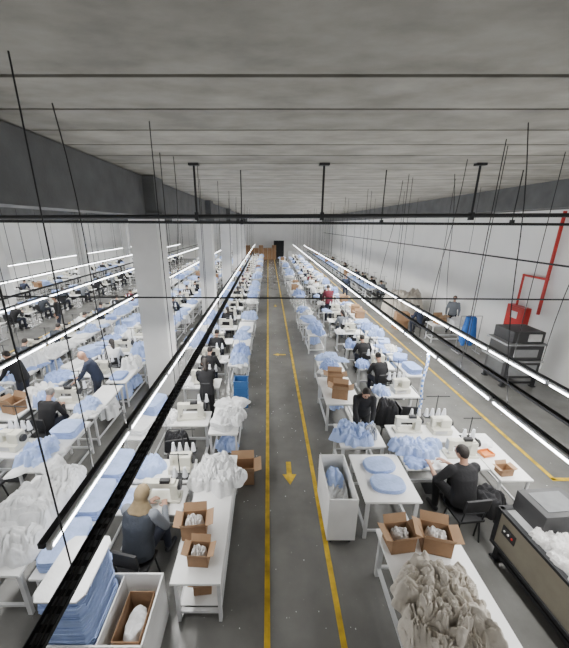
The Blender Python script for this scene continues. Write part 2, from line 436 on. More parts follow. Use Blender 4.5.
    if hair == 'scarf':
        h.sph(hc+V((0, -.014, .008)), (.094, .102, .116), HM, 20, 16)
        h.sph(hc+V((0, -.01, -.085)), (.088, .084, .08), HM, 16, 12)
        h.cap(hb-nd*.05, hb+nd*.02, .100, .090)
        h.sweep([(nb-s*.04+V((0, .0, 0)), .17, .135, s), (nb+s*.0, .135, .118, s), (hb, .10, .095, s)])
        p.add('headscarf', remesh(h, .010, M['scarf'], 'headscarf', 3))
    else:
        h.sph(hc+V((0, -.020, .020)), (.084, .091, .102), HM, 20, 16)
        if hair == 'long': h.cap(HM @ V((0, -.05, .08)), HM @ V((0, -.075, -.1)), .07, .045)
        if hair == 'bun': h.sph(hc+V((0, -.12, .03)), .042, HM)
        if hair == 'short': h.sph(hc+V((0, -.045, -.03)), (.062, .05, .06), HM)
        p.add('hair', remesh(h, .011, M['hair'], 'hair', 2))
    return p
PP = {
 'sit1': person_proto(True, 26, hp=38, hair='bun'),
 'sit2': person_proto(True, 36, ((-.1, .47, .83), (.16, .42, .82)), hp=42, hair='short', bulk=1.12),
 'sit3': person_proto(True, 18, ((-.16, .40, .82), (.10, .44, .82)), hy=25, hp=28, hair='long'),
 'stand': person_proto(False, 24, ((-.16, .44, .90), (.16, .46, .88)), hp=35, hair='short', bulk=1.1),
 'standl': person_proto(False, 30, ((-.12, .48, .92), (.14, .50, .94)), hp=42, hair='long'),
 'upright': person_proto(False, 3, ((-.25, .05, .86), (.25, .08, .88)), hp=5, hair='short'),
 'scarf': person_proto(True, 18, ((-.10, .44, .82), (.16, .42, .82)), hy=-14, hp=22, hair='scarf', bulk=1.14, vest=True),
 'man': person_proto(True, 15, ((-.30, .40, .84), (.02, .46, .82)), hy=22, hp=22, hair='short', bulk=1.12, long_sleeve=False),
}
def person(key, loc, rz, label, top, trou='jeans', hair=None, scale=None, group=None):
    mats = {'top': M[top], 'trousers': M[trou]}
    if hair: mats['hair'] = M[hair]
    return inst(PP[key], loc, rz, label, group, mats=mats, scale=scale)

# ------------------------------------------------------------------ the setting
XL, XR, YB, YF, ZC = -20., 9.0, -4., 48., 5.95
XM = (XL+XR)/2
struct('floor', MB().box((XM, (YB+YF)/2, -.05), (XR-XL+.4, YF-YB+.4, .1)).mesh('floor', M['floor'], smooth=False))
cm = MB().box((XM, (YB+YF)/2, ZC+.15), (XR-XL+.4, YF-YB+.4, .1))
seams = [YB-.1, -1.0, 1.15]+[3.06+.76*k for k in range(60)]
for a, b in zip(seams, seams[1:]):
    g = .06 if abs(b-3.06) < .01 else .045
    cm.box((XM, (a+b-g)/2, ZC+.06), (XR-XL+.4, b-a-g, .12))
struct('ceiling', cm.mesh('ceiling', M['ceil'], smooth=False))
struct('wall_right', MB().box((XR+.1, (YB+YF)/2, ZC/2), (.2, YF-YB, ZC)).mesh('wall_right', M['wall'], smooth=False))
struct('wall_left', MB().box((XL-.1, (YB+YF)/2, ZC/2), (.2, YF-YB, ZC)).mesh('wall_left', M['wall'], smooth=False))
struct('wall_back', MB().box((XM, YF+.1, ZC/2), (XR-XL, .2, ZC)).mesh('wall_back', M['wall'], smooth=False))
d = struct('door_1', MB().box((1.6, YF-.03, 1.3), (1.5, .06, 2.6)).mesh('door_1', M['dark'], smooth=False))
link('door_handle', MB().box((1.2, YF-.09, 1.1), (.05, .06, .2)).mesh('door_handle', M['steel']), parent=d)
struct('trim_1', MB().box((-.01, 22, .003), (.075, 52, .004)).mesh('trim_1', M['yellow'], smooth=False))
struct('trim_2', MB().box((.91, 22, .003), (.075, 52, .004)).mesh('trim_2', M['yellow'], smooth=False))
struct('trim_3', MB().box((5.65, 24, .003), (.08, 38, .004)).box((6.4, 5.02, .003), (1.6, .08, .004)).mesh('trim_3', M['yellow'], smooth=False))
struct('trim_4', MB().box((-9.2, 24, .003), (.09, 44, .004)).mesh('trim_4', M['yellow'], smooth=False))
struct('trim_5', MB().box((-10.2, 24, .003), (.09, 44, .004)).mesh('trim_5', M['yellow'], smooth=False))
struct('baseboard_right', MB().box((XR-.01, 22, .05), (.02, 52, .1)).mesh('baseboard_right', M['pressg'], smooth=False))
def arrow(x, y, rz, lab, s=1):
    me = MB().prism([(-.05, .3), (.05, .3), (.05, -.05), (.14, -.05), (0, -.32), (-.14, -.05), (-.05, -.05)], .004, .007).mesh('floor_arrow', M['yellow'], smooth=False)
    tag(link('floor_arrow', me, loc=(x, y, 0), rz=rz, scale=(s, s, 1)), lab, 'floor marking')
arrow(.43, 5.2, 0, 'yellow arrow taped on the aisle floor nearest the camera, pointing to the camera', 1.0)
arrow(.45, 11.3, -pi/2, 'small yellow arrow farther along the main aisle floor', .8)
arrow(.45, 19, 0, 'faint yellow arrow far down the main aisle', .9)
arrow(5.1, 4.6, pi/2, 'yellow arrow on the floor of the right-hand side aisle')
rq = random.Random(9); sm = MB()
for q in range(240):
    x = rq.choice([rq.uniform(-.5, 1.3), rq.uniform(-.5, 1.3), rq.uniform(4.6, 6.5), rq.uniform(-3.6, -3)]); y = rq.uniform(2.4, 16); r_ = rq.uniform(.004, .014); a0 = rq.uniform(0, 6)
    sm.prism([(x+r_*rq.uniform(.5, 1.3)*cos(a0+k*1.256), y+r_*rq.uniform(.5, 1.3)*sin(a0+k*1.256)) for k in range(5)], .001, .004)
o = tag(link('floor_scraps', sm.mesh('floor_scraps', M['wcloth'], smooth=False)), 'tiny white lint and thread scraps scattered on the grey aisle floor', 'scraps'); o['kind'] = 'stuff'
CY = [8.6+7.9*k for k in range(5)]
for k, y in enumerate(CY):
    o = link('column', MB().box((0, 0, 2.55), (.70, .68, 5.1), bev=.015).mesh('column', M['col']), loc=(-3.14, y, 0)); tag(o, f'square white concrete column, {ORD[k]} from the camera left of the aisle', 'column', 'white columns')
    link('column_head', MB().box((0, 0, 5.5), (.78, .7, .85)).box((.1, 0, 5.02), (.86, .78, .14)).mesh('column_head', M['beam']), parent=o)
    tag(link('column', MB().box((0, 0, 2.6), (.6, .6, 5.2), bev=.02).mesh('column', M['col']), loc=(-14.2, y+.2, 0)), f'square white column deep in the left bay, {ORD[k]} from camera', 'column', 'white columns of the left bay')
tag(link('ceiling_beam', MB().box((-3.3, 22, 5.48), (.55, 52, .90)).mesh('ceiling_beam', M['beam'], smooth=False)), 'long dark grey concrete beam carried by the white columns', 'beam')
tag(link('ceiling_beam', MB().box((8.4, 22, 5.60), (1.2, 52, .70)).mesh('ceiling_beam', M['beam'], smooth=False)), 'long dark grey concrete beam along the top of the right wall', 'beam')
tag(link('ceiling_beam', MB().box((-14.2, 22, 5.5), (.6, 52, .9)).mesh('ceiling_beam', M['beam'], smooth=False)), 'dark concrete beam far to the left over the left bay', 'beam')

# overhead pipes
po = empty('overhead_pipe', (0, 0, 0), 'thick dark pipe hung across the hall just below the ceiling beam', 'pipe')
link('pipe', MB().cyl((XL+.1, 6.8, 4.90), (XR, 6.8, 5.0), .042, seg=12).mesh('pipe', M['dark']), parent=po)
for x in (-5.6, -1.45, 1.1, 4.15, 6.9):
    link('hanger', MB().cyl((x, 6.8, 4.95), (x, 6.8, ZC), .022).box((x, 6.8, 4.97), (.07, .11, .15)).box((x, 6.8, ZC-.02), (.2, .12, .05)).mesh('hanger', M['dark']), parent=po)
po = empty('overhead_pipe', (0, 0, 0), 'second dark pipe crossing the hall close behind the thick one', 'pipe')
link('pipe', MB().cyl((XL+.1, 7.6, 4.95), (XR, 7.6, 4.80), .030, seg=10).mesh('pipe', M['dark']), parent=po)
for x in (-7, -.6, 2.6, 5.6):
    link('hanger', MB().cyl((x, 7.6, 4.86), (x, 7.6, ZC), .012).box((x, 7.6, 4.86), (.06, .09, .1)).mesh('hanger', M['dark']), parent=po)
tag(link('crossing_conduit', MB().tube([(XR-.1, 4.5, 3.72), (3, 4.45, 3.78), (-3, 4.4, 3.82), (-12, 4.4, 3.95)], .012).cyl((-6, 4.4, 3.86), (-6, 4.4, ZC), .006).cyl((6, 4.48, 3.75), (6, 4.48, ZC), .006).mesh('crossing_conduit', M['dark'])), 'thin dark conduit crossing the whole hall above the near tables', 'conduit')

# light rails and tubes
def p_tube():
    p = Proto('tube_light', 'lamp')
    p.add('housing', MB().box((0, 0, .035), (.035, 1.5, .035)).box((0, -.74, .01), (.04, .03, .05)).box((0, .74, .01), (.04, .03, .05)).mesh('housing', M['leg']))
    p.add('tube', MB().cyl((.0, -.73, 0), (.0, .73, 0), .024, seg=8).mesh('tube', M['tube']))
    return p
PL = p_tube()
LP = 2.15
def light_row(x, z, y0, y1, rowname, power, pitch=1.55, rods=3.2, sideoff=.04):
    sg = 1 if x < 0 else -1
    root = empty('light_rail', (0, 0, 0), f'black suspended rail carrying the tube lamps of the {rowname}', 'lighting rail')
    link('rail', MB().box((x, (y0+y1)/2, z+.07), (.05, y1-y0, .05)).mesh('rail', M['dark'], smooth=False), parent=root)
    yy = y0+.8; k = 0
    while yy < y1:
        link('hanging_rod', MB().cyl((x, yy, z+.09), (x, yy, ZC), .0065, seg=5).mesh('hanging_rod', M['dark']), parent=root)
        yy += rods
    yy = y0+pitch/2; k = 0
    while yy < y1-.7:
        inst(PL, (x+sg*sideoff, yy, z+.02), 0, f'lit white tube lamp, {ORD[min(k,31)]} from the camera in the {rowname}', 'tube lamps of the '+rowname, far=yy > 16)
        yy += pitch; k += 1
    n = 3; L = (y1-y0)/n
    for i in range(n):
        for up in (0, 1):
            ld = bpy.data.lights.new('row_light', 'AREA'); ld.shape = 'RECTANGLE'; ld.size = .05; ld.size_y = L
            ld.energy = LP*power*L*(.34 if up else 1); ld.color = (1, .985, .95)
            lo = bpy.data.objects.new('row_light', ld); COL.objects.link(lo)
            lo.location = (x+sg*sideoff, y0+L*(i+.5), z+.02+(.105 if up else -.03)); lo.rotation_euler = (pi if up else 0, 0, 0)
light_row(-1.8, 2.3, 1.85, 44, 'first left lamp row', 9)
light_row(3.35, 2.3, 1.0, 44, 'first right lamp row', 9)
light_row(4.9, 2.15, 1.8, 44, 'outer right lamp row', 13)
light_row(-4.9, 2.3, 1.8, 44, 'second left lamp row', 9)
light_row(-8.0, 2.3, 3.4, 44, 'third left lamp row', 9)
light_row(-11.9, 2.3, 3.4, 44, 'fourth left lamp row', 10)
light_row(-16.5, 2.3, 5, 44, 'farthest left lamp row', 12)

# cable trays
def cable_tray(x, z, y0, y1, w, label, rods=2.6, nc=3):
    root = empty('cable_tray', (0, 0, 0), label, 'cable tray')
    for s_ in (-1, 1):
        link('side_rail', MB().box((x+s_*w/2, (y0+y1)/2, z), (.008, y1-y0, .035)).mesh('side_rail', M['dark'], smooth=False), parent=root)
    link('base_plate', MB().box((x, (y0+y1)/2, z-.018), (w*.98, y1-y0, .004)).mesh('base_plate', M['trayd'], smooth=False), parent=root)
    m = MB().box((x, (y0+y1)/2, z-.015), (.008, y1-y0, .004)); yy = y0+.1
    while yy < y1: m.box((x, yy, z-.014), (w, .04, .006)); yy += .10
    link('rungs', m.mesh('rungs', M['dark'], smooth=False), parent=root)
    for c in range(nc):
        pts = []; yy = y0
        while yy <= y1:
            pts.append((x+(c-(nc-1)/2)*w*.4+.012*sin(yy*2.3+c), yy, z+.002+.012*sin(yy*3.1+c*2)))
            yy += .4
        link('cable', MB().tube(pts, .008, 5).mesh('cable', M['blackp']), parent=root)
    yy = y0+.9
    while yy < y1:
        link('hanging_rod', MB().cyl((x, yy, z), (x, yy, ZC), .006, seg=5).mesh('hanging_rod', M['dark']), parent=root); yy += rods
cable_tray(-1.38, 2.42, .7, 30, .11, 'black perforated cable tray running beside the first lamp row left of the aisle', nc=2)
cable_tray(3.66, 2.5, 1.2, 30, .07, 'narrow black cable tray beside the first lamp row right of the aisle', 3.3)
cable_tray(6.8, 3.9, 1.2, 40, .06, 'thin high cable tray above the right side aisle', 4.4)
cable_tray(-6.4, 3.1, 3, 36, .08, 'dark cable tray between the second and third left lamp rows', 4.1)
rq = random.Random(21)
for k, (x, y, zt) in enumerate([(-1.8, 3.4, 2.4), (-1.8, 6.2, 2.4), (3.35, 3.9, 2.4), (3.35, 6.4, 2.4), (4.9, 5.2, 2.3), (4.9, 8.3, 2.3), (-4.9, 4.7, 2.4), (3.35, 9.6, 2.4)]):
    dx, dy = rq.uniform(-.5, .5), rq.uniform(-.6, .6)
    pts = [(x+dx*(1-t)+.03*sin(t*7), y+dy*(1-t), ZC-(ZC-zt)*t) for t in [q/8 for q in range(9)]]
    tag(link('drop_cable', MB().tube(pts, .0065, 5).mesh('drop_cable', M['blackp'])), f'thin black power cable dropping to a lamp row, number {["one","two","three","four","five","six","seven","eight"][k]} of eight', 'cable', 'drop cables')

# ------------------------------------------------------------------ rows of work stations
KN = {'blue': 'pale blue', 'blue2': 'mid blue', 'wcloth': 'white', 'linen': 'beige'}
def pick(x, y, z, row, where, rr):
    c = rr.random(); mk = rr.choice(['blue', 'blue', 'blue', 'blue2', 'blue2', 'wcloth', 'wcloth'])
    if c < .52:
        p = rr.choice(PILES); kind = KN[mk]+' garment heap'
        s = rr.uniform(.85, 1.12); sc = (s*rr.uniform(.9, 1.1), s, rr.uniform(.8, 1.6))
        if rr.random() < .5:
            p2 = rr.choice(FLATS); mk2 = rr.choice(['blue', 'blue2', 'wcloth'])
            inst(p2, (x+rr.uniform(-.05, .05), y+rr.uniform(-.2, .2), z), rr.uniform(0, 6), f'{KN[mk2]} cloth under heap, {where}, {row}', 'cloth spread under heaps', mats={p2.name: M[mk2]}, scale=(1.0, 1.0, 1))
    elif c < .66:
        p = rr.choice(FLATS); kind = KN[mk]+' loose cloth'; s = rr.uniform(.95, 1.2); sc = (s, s, 1.5)
    elif c < .88:
        p = rr.choice(STACKS); kind = KN[mk]+' cut fabric stack'; sc = (rr.uniform(.85, 1.2), rr.uniform(.85, 1.15), rr.uniform(.6, 1.7))
    elif c < .94:
        inst(PB, (x, y, z), rr.uniform(-.3, .3), f'open cardboard box, {where}, {row}', 'cardboard boxes on work tables', far=y > 20); return
    else: return
    inst(p, (x, y, z), rr.uniform(-.5, .5)+(pi if rr.random() < .5 else 0), f'{kind}, {where}, {row}', f'{p.name.replace("_", " ")}s on work tables', mats={p.name: M[mk]}, scale=sc)
TOPS = ['black', 'black', 'navy', 'grey', 'black', 'maroon', 'wcloth', 'vest']
CN = {'black': 'black', 'navy': 'navy', 'grey': 'grey', 'maroon': 'maroon', 'wcloth': 'white', 'vest': 'slate blue', 'linen': 'beige'}
def station(x, y, rowname, k, rr, op=None, chair=True, pile=.9):
    far = y > 17
    o_ = ORD[k]
    inst(PT, (x, y, 0), 0, f'white sewing table, {o_} in the {rowname}', 'sewing tables', far=far)
    pm = PM if rr.random() < .6 else PO
    mx = x+rr.uniform(-.0, .16)
    inst(pm, (mx, y+.02, .773), rr.uniform(-.12, .12), f'{"cream lockstitch sewing" if pm is PM else "compact overlock"} machine, {o_} in the {rowname}', 'sewing machines', far=far, scale=(1.2, 1.2, 1.25))
    if rr.random() < pile:
        p = rr.choice(FLATS+PILES); mk = rr.choice(['blue', 'blue2', 'wcloth'])
        inst(p, (x-.36, y-.03, .773), rr.uniform(-.5, .5), f'{KN[mk]} cloth beside the {o_} machine of the {rowname}', 'cloth beside machines', mats={p.name: M[mk]}, scale=(.62, .8, 1.2))
    rz = rr.uniform(-.25, .25)
    if chair: inst(PC, (x, y-.66, 0), rz, f'black work chair at the {o_} table of the {rowname}', 'work chairs', far=far)
    if op is None and rr.random() < (.72 if y < 30 else .3):
        op = (rr.choice(['sit1', 'sit2', 'sit2', 'sit3']), rr.choice(TOPS))
    if op:
        person(op[0], (x, y-.62, 0), rz, f'person in a {CN[op[1]]} top seated at the {o_} table of the {rowname}', op[1], hair=(op[2] if len(op) > 2 else None), group='seated machine operators')
def side(x, y, rowname, k, rr, sx=1, n=2, sy=1, low=False):
    inst(PS, (x, y, 0), 0, f'white work table, {ORD[k]} along the {rowname}', 'work tables', far=y > 17, scale=(sx, sy, 1) if (sx != 1 or sy != 1) else None)
    for q in range(n):
        w_ = ('near end' if q == 0 else 'far end')+f' of {ORD[k]} table'
        pick(x+rr.uniform(-.05, .05), y+(q-(n-1)/2)*.72*sy, .778, rowname, w_, rr)
        if y < 16 and rr.random() < .3:
            mk = rr.choice(['blue', 'wcloth']); p = rr.choice(PILES)
            inst(p, (x, y+(q-.5)*.64*sy, .18), 0, f'{KN[mk]} heap under the {w_}, {rowname}', 'heaps kept under work tables', mats={p.name: M[mk]}, scale=(.75, .8, 1.6))
rr = random.Random(17)
for i in range(24):
    y = 5.95+1.6*i
    op = {1: False, 2: ('sit2', 'black'), 3: ('sit1', 'black'), 0: False, 5: ('sit3', 'black')}.get(i, None)
    station(-1.8, y, 'first left row', i+1, rr, op=op, chair=(i != 1))
    if i % 5 != 1: side(-.86+rr.uniform(-.08, .03), y+.1, 'left edge of the aisle', i+1, rr, sy=rr.choice([.8, .95, .9]))
    if all(abs(y-q) > 1.1 for q in CY): side(-2.62, y, 'inner side of first left row', i+1, rr, sx=.85)
for i in range(25):
    y = 5.0+1.6*i
    op = {1: ('sit1', 'black', 'hairg'), 3: ('sit3', 'wcloth'), 2: False, 0: False}.get(i, None)
    station(-4.9, y, 'second left row', i, rr, op=op, chair=(i != 2))
    side(-4.08, y+.1, 'near side of second left row', i, rr, sx=.9)
    side(-5.78, y, 'far side of second left row', i, rr)
for i in range(23):
    y = 6.6+1.65*i
    station(-7.9, y, 'third left row', i, rr)
    side(-7.05, y, 'near side of third left row', i, rr)
for i in range(19):
    y = 9+1.9*i
    station(-11.9, y, 'fourth left row', i, rr)
    side(-12.9, y, 'far side of fourth left row', i, rr)
for i in range(17):
    y = 11+2.1*i
    station(-16.5, y, 'farthest left row', i, rr)
    side(-15.6, y, 'near side of farthest left row', i, rr)
for i in range(23):
    y = 7.1+1.57*i
    op = {0: False, 1: ('sit1', 'black'), 2: ('sit2', 'black'), 3: False, 4: ('sit3', 'grey'), 6: False}.get(i, None)
    station(3.2, y, 'first right row', i+1, rr, op=op, chair=(i != 6))
    if i not in (2, 6, 11, 15, 19): side(1.8+rr.uniform(-.08, .1), y+.1, 'right edge of the aisle', i+1, rr, sx=rr.choice([1.2, 1.4, 1.05]), sy=rr.choice([.8, .95, .9]))
    if i > 0: side(4.12, y, 'outer side of first right row', i, rr, sx=.8)
for i in range(13):
    y = 21+2.05*i
    station(7.5, y, 'right wall row', i, rr)
    side(6.6, y, 'inner side of right wall row', i, rr, sx=.9)

# ------------------------------------------------------------------ near right, built by hand
inst(PS, (2.02, 2.38, 0), 0, 'long white table at the bottom right under the big linen heap', None, scale=(1.75, 1.3, 1))
big = pile_mesh('garment_heap', 77, 1.02, .94, .28, 200, .55, 11, M['linen'], rag=.3, top=.65)
tag(link('garment_heap', big, loc=(1.86, 2.31, .778), rz=.3), 'large beige linen garment heap at the end of the near right table', 'fabric pile')
tag(link('loose_fabric', pile_mesh('loose_fabric', 78, .66, .56, .11, 130, 1.0, 12, M['linen'], rag=.7), loc=(1.80, 2.40, 1.00), rz=1.1), 'beige linen garment thrown on the far side of the linen heap', 'fabric')
tag(link('loose_fabric', pile_mesh('loose_fabric', 79, .56, .5, .11, 110, 1.0, 12, M['linen'], rag=.7), loc=(1.98, 2.16, 1.02), rz=.2), 'beige linen garment thrown on the near side of the linen heap', 'fabric')
def openbox(x, y, z, rz, lab, sc=1):
    inst(PB, (x, y, z), rz, lab, None, scale=(sc, sc, sc))
wrap = pile_mesh('wrapped_goods', 5, .32, .25, .12, 40, .7, 16, M['plastic'], rag=.05)
openbox(1.72, 3.10, .778, .12, 'left open cardboard box of wrapped goods above the linen heap', .85)
tag(link('wrapped_goods', wrap, loc=(1.72, 3.10, .86), rz=.12, scale=(.82, .82, 1)), 'clear plastic wrapped goods in the left box above the linen heap', 'packaged goods')
openbox(2.18, 3.08, .778, -.25, 'right open cardboard box of wrapped goods beside the linen heap', .92)
tag(link('wrapped_goods', wrap, loc=(2.18, 3.08, .87), rz=-.25, scale=(.9, .9, 1)), 'clear plastic wrapped goods in the right box beside the linen heap', 'packaged goods')
inst(PS, (1.92, 4.28, 0), 0, 'white table carrying two oval stacks of cut blue panels', None, scale=(1.45, .72, 1))
ov = stack_mesh('oval_fabric_stack', .52, .36, 7, .009, 3, pw=2.8, rag=.016)
tag(link('oval_fabric_stack', ov, loc=(1.94, 4.50, .778), rz=.1), 'rear oval stack of cut pale blue panels on white table', 'fabric stack')
tag(link('oval_fabric_stack', ov, loc=(1.94, 4.08, .778), rz=-.06), 'front oval stack of cut pale blue panels on white table', 'fabric stack')
root = empty('bin_trolley', (1.13, 4.15, 0), 'tall white open bin on castors at the right edge of the aisle', 'trolley')
w, dd, z0, z1, t = .42, .95, .12, .92, .018
link('bin', MB().box((0, 0, z0), (w, dd, t)).box((-w/2, 0, (z0+z1)/2), (t, dd, z1-z0)).box((w/2, 0, (z0+z1)/2), (t, dd, z1-z0)).box((0, -dd/2, (z0+z1)/2), (w+t, t, z1-z0)).box((0, dd/2, (z0+z1)/2), (w+t, t, z1-z0)).mesh('bin', M['white'], smooth=False), parent=root)
for sx in (-1, 1):
    for sy in (-1, 1):
        link('castor', MB().cyl((sx*.15-.015, sy*.4, .05), (sx*.15+.015, sy*.4, .05), .05, seg=14).box((sx*.15, sy*.4, .09), (.05, .05, .06)).mesh('castor', M['blackp']), parent=root)
tag(link('loose_fabric', pile_mesh('loose_fabric', 31, .42, .9, .12, 44, .6, 8, M['wcloth'], rag=.05), loc=(1.13, 4.15, .6), scale=(.85, .9, 1)), 'white cloth piled inside the tall white bin', 'fabric')
tag(link('loose_fabric', pile_mesh('loose_fabric', 33, .34, .5, .12, 30, .6, 8, M['blue']), loc=(1.12, 4.28, .69), scale=(.8, .9, 1)), 'pale blue cloth lying on top inside the white bin', 'fabric')
inst(PS, (1.82, 5.38, 0), 0, 'white table in front of the standing person in black', None, scale=(1.45, .5, 1))
tag(link('garment_heap', pile_mesh('garment_heap', 41, .84, .70, .18, 100, .75, 10, M['blue'], rag=.4, top=.6), loc=(1.70, 5.33, .778)), 'pale blue garment heap handled by the standing person in black', 'fabric pile')
person('standl', (2.05, 5.98, 0), pi-.15, 'person in black leaning over a blue garment heap right of the aisle', 'black', 'black')
stm = mat('striped_cloth', (.5, .55, .6), .9)
nt = stm.node_tree; wv = nt.nodes.new('ShaderNodeTexWave'); wv.inputs['Scale'].default_value = 14; wv.bands_direction = 'X'
tc = nt.nodes.new('ShaderNodeTexCoord'); rp = nt.nodes.new('ShaderNodeValToRGB'); rp.color_ramp.interpolation = 'CONSTANT'
rp.color_ramp.elements[0].color = (.7, .72, .75, 1); rp.color_ramp.elements[1].color = (.05, .07, .12, 1); rp.color_ramp.elements[1].position = .5
nt.links.new(tc.outputs['Object'], wv.inputs['Vector']); nt.links.new(wv.outputs['Fac'], rp.inputs['Fac']); nt.links.new(rp.outputs['Color'], nt.nodes['Principled BSDF'].inputs['Base Color'])
tag(link('striped_cloth', pile_mesh('striped_cloth', 44, .26, .36, .16, 30, .5, 8, stm), loc=(2.04, 5.36, .80)), 'striped black and white cloth on the table of the standing person', 'fabric')
MT = "in front of the seated man in black T-shirt"
inst(PT, (3.12, 4.72, 0), 0, 'white sewing table '+MT, 'sewing tables', scale=(1.35, 1.05, 1))
inst(PM, (3.52, 4.80, .773), 0, 'cream sewing machine '+MT, 'sewing machines', scale=(1.15, 1.15, 1.15))
inst(PO, (3.5, 5.5, .773), 0, 'overlock machine on the table beyond the seated man in black T-shirt', 'sewing machines', scale=(1.15, 1.15, 1.15))
inst(PM, (2.85, 5.52, .773), 0, 'second cream machine on the table beyond the seated man in black', 'sewing machines', scale=(1.1, 1.1, 1.1))
inst(PT, (3.17, 5.44, 0), 0, 'second white sewing table beyond the seated man in black T-shirt', 'sewing tables', scale=(1.35, 1, 1))
tag(link('garment_heap', pile_mesh('garment_heap', 51, .85, .56, .14, 90, .8, 10, M['blue'], rag=.4, top=.6), loc=(2.78, 4.92, .776)), 'blue garment heap left of the seated man\'s sewing machine', 'fabric pile')
tag(link('loose_fabric', pile_mesh('loose_fabric', 52, .42, .36, .06, 40, .7, 8, M['blue2']), loc=(2.62, 4.6, .776)), 'small mid blue cloth near the seated man\'s left hand', 'fabric')
person('man', (3.12, 3.98, 0), .1, 'person in black T-shirt seated at the near right sewing table', 'black', 'black', scale=(1.08, 1.08, 1.08))
inst(PC, (3.12, 3.90, 0), .1, 'black chair under the seated man near right', 'work chairs')
tag(link('black_jacket', pile_mesh('black_jacket', 61, .62, .42, .26, 50, .5, 7, M['black']), loc=(3.52, 3.96, .46), rz=.3), 'black jacket bundled on a stool beside the seated man', 'jacket')
inst(PC, (3.57, 3.96, 0), -.3, 'black seat holding the bundled jacket beside the seated man', 'work chairs', skip=('backrest', 'back_frame'), name='stool')
inst(PS, (4.12, 4.80, 0), 0, 'white work table with parts boxes right of the seated man', None, scale=(.9, .85, 1))
inst(PB, (4.0, 4.35, .778), .1, 'small open cardboard box on the table right of the seated man', None, scale=(.55, .55, .45))
tag(link('parts_tray', MB().box((0, 0, .01), (.22, .16, .02), bev=.004).box((0, -.08, .035), (.22, .01, .05)).box((0, .08, .035), (.22, .01, .05)).box((-.11, 0, .035), (.01, .16, .05)).box((.11, 0, .035), (.01, .16, .05)).mesh('parts_tray', M['orange']), loc=(4.0, 4.8, .778), rz=.2), 'small orange parts tray right of the seated man', 'tray')
tag(link('loose_fabric', pile_mesh('loose_fabric', 54, .4, .4, .06, 40, .7, 8, M['wcloth']), loc=(4.15, 5.15, .778)), 'white cloth at the far end of the table right of the seated man', 'fabric')
chk = mat('checked_tape', (.5, .55, .6), .9)
nt = chk.node_tree; ck = nt.nodes.new('ShaderNodeTexChecker'); ck.inputs['Scale'].default_value = 16; ck.inputs['Color1'].default_value = (.10, .22, .55, 1); ck.inputs['Color2'].default_value = (.65, .68, .78, 1)
tc = nt.nodes.new('ShaderNodeTexCoord'); nt.links.new(tc.outputs['Object'], ck.inputs['Vector']); nt.links.new(ck.outputs['Color'], nt.nodes['Principled BSDF'].inputs['Base Color'])
tag(link('fabric_strip', MB().tube([(.02*sin(q), 0, .05+q*.155) for q in range(10)], .03, 8).mesh('fabric_strip', chk), loc=(3.32, 6.05, .8)), 'tall blue and white checked strip hanging from the lamp rail', 'fabric')
inst(PC, (2.75, 6.3, 0), pi/2, 'black chair holding a black coat between the right tables', 'work chairs')
tag(link('black_coat', pile_mesh('black_coat', 62, .55, .52, .5, 50, .3, 6, M['black'], pw=4), loc=(2.75, 6.3, .46)), 'black coat heaped on a chair behind the seated man\'s tables', 'jacket')
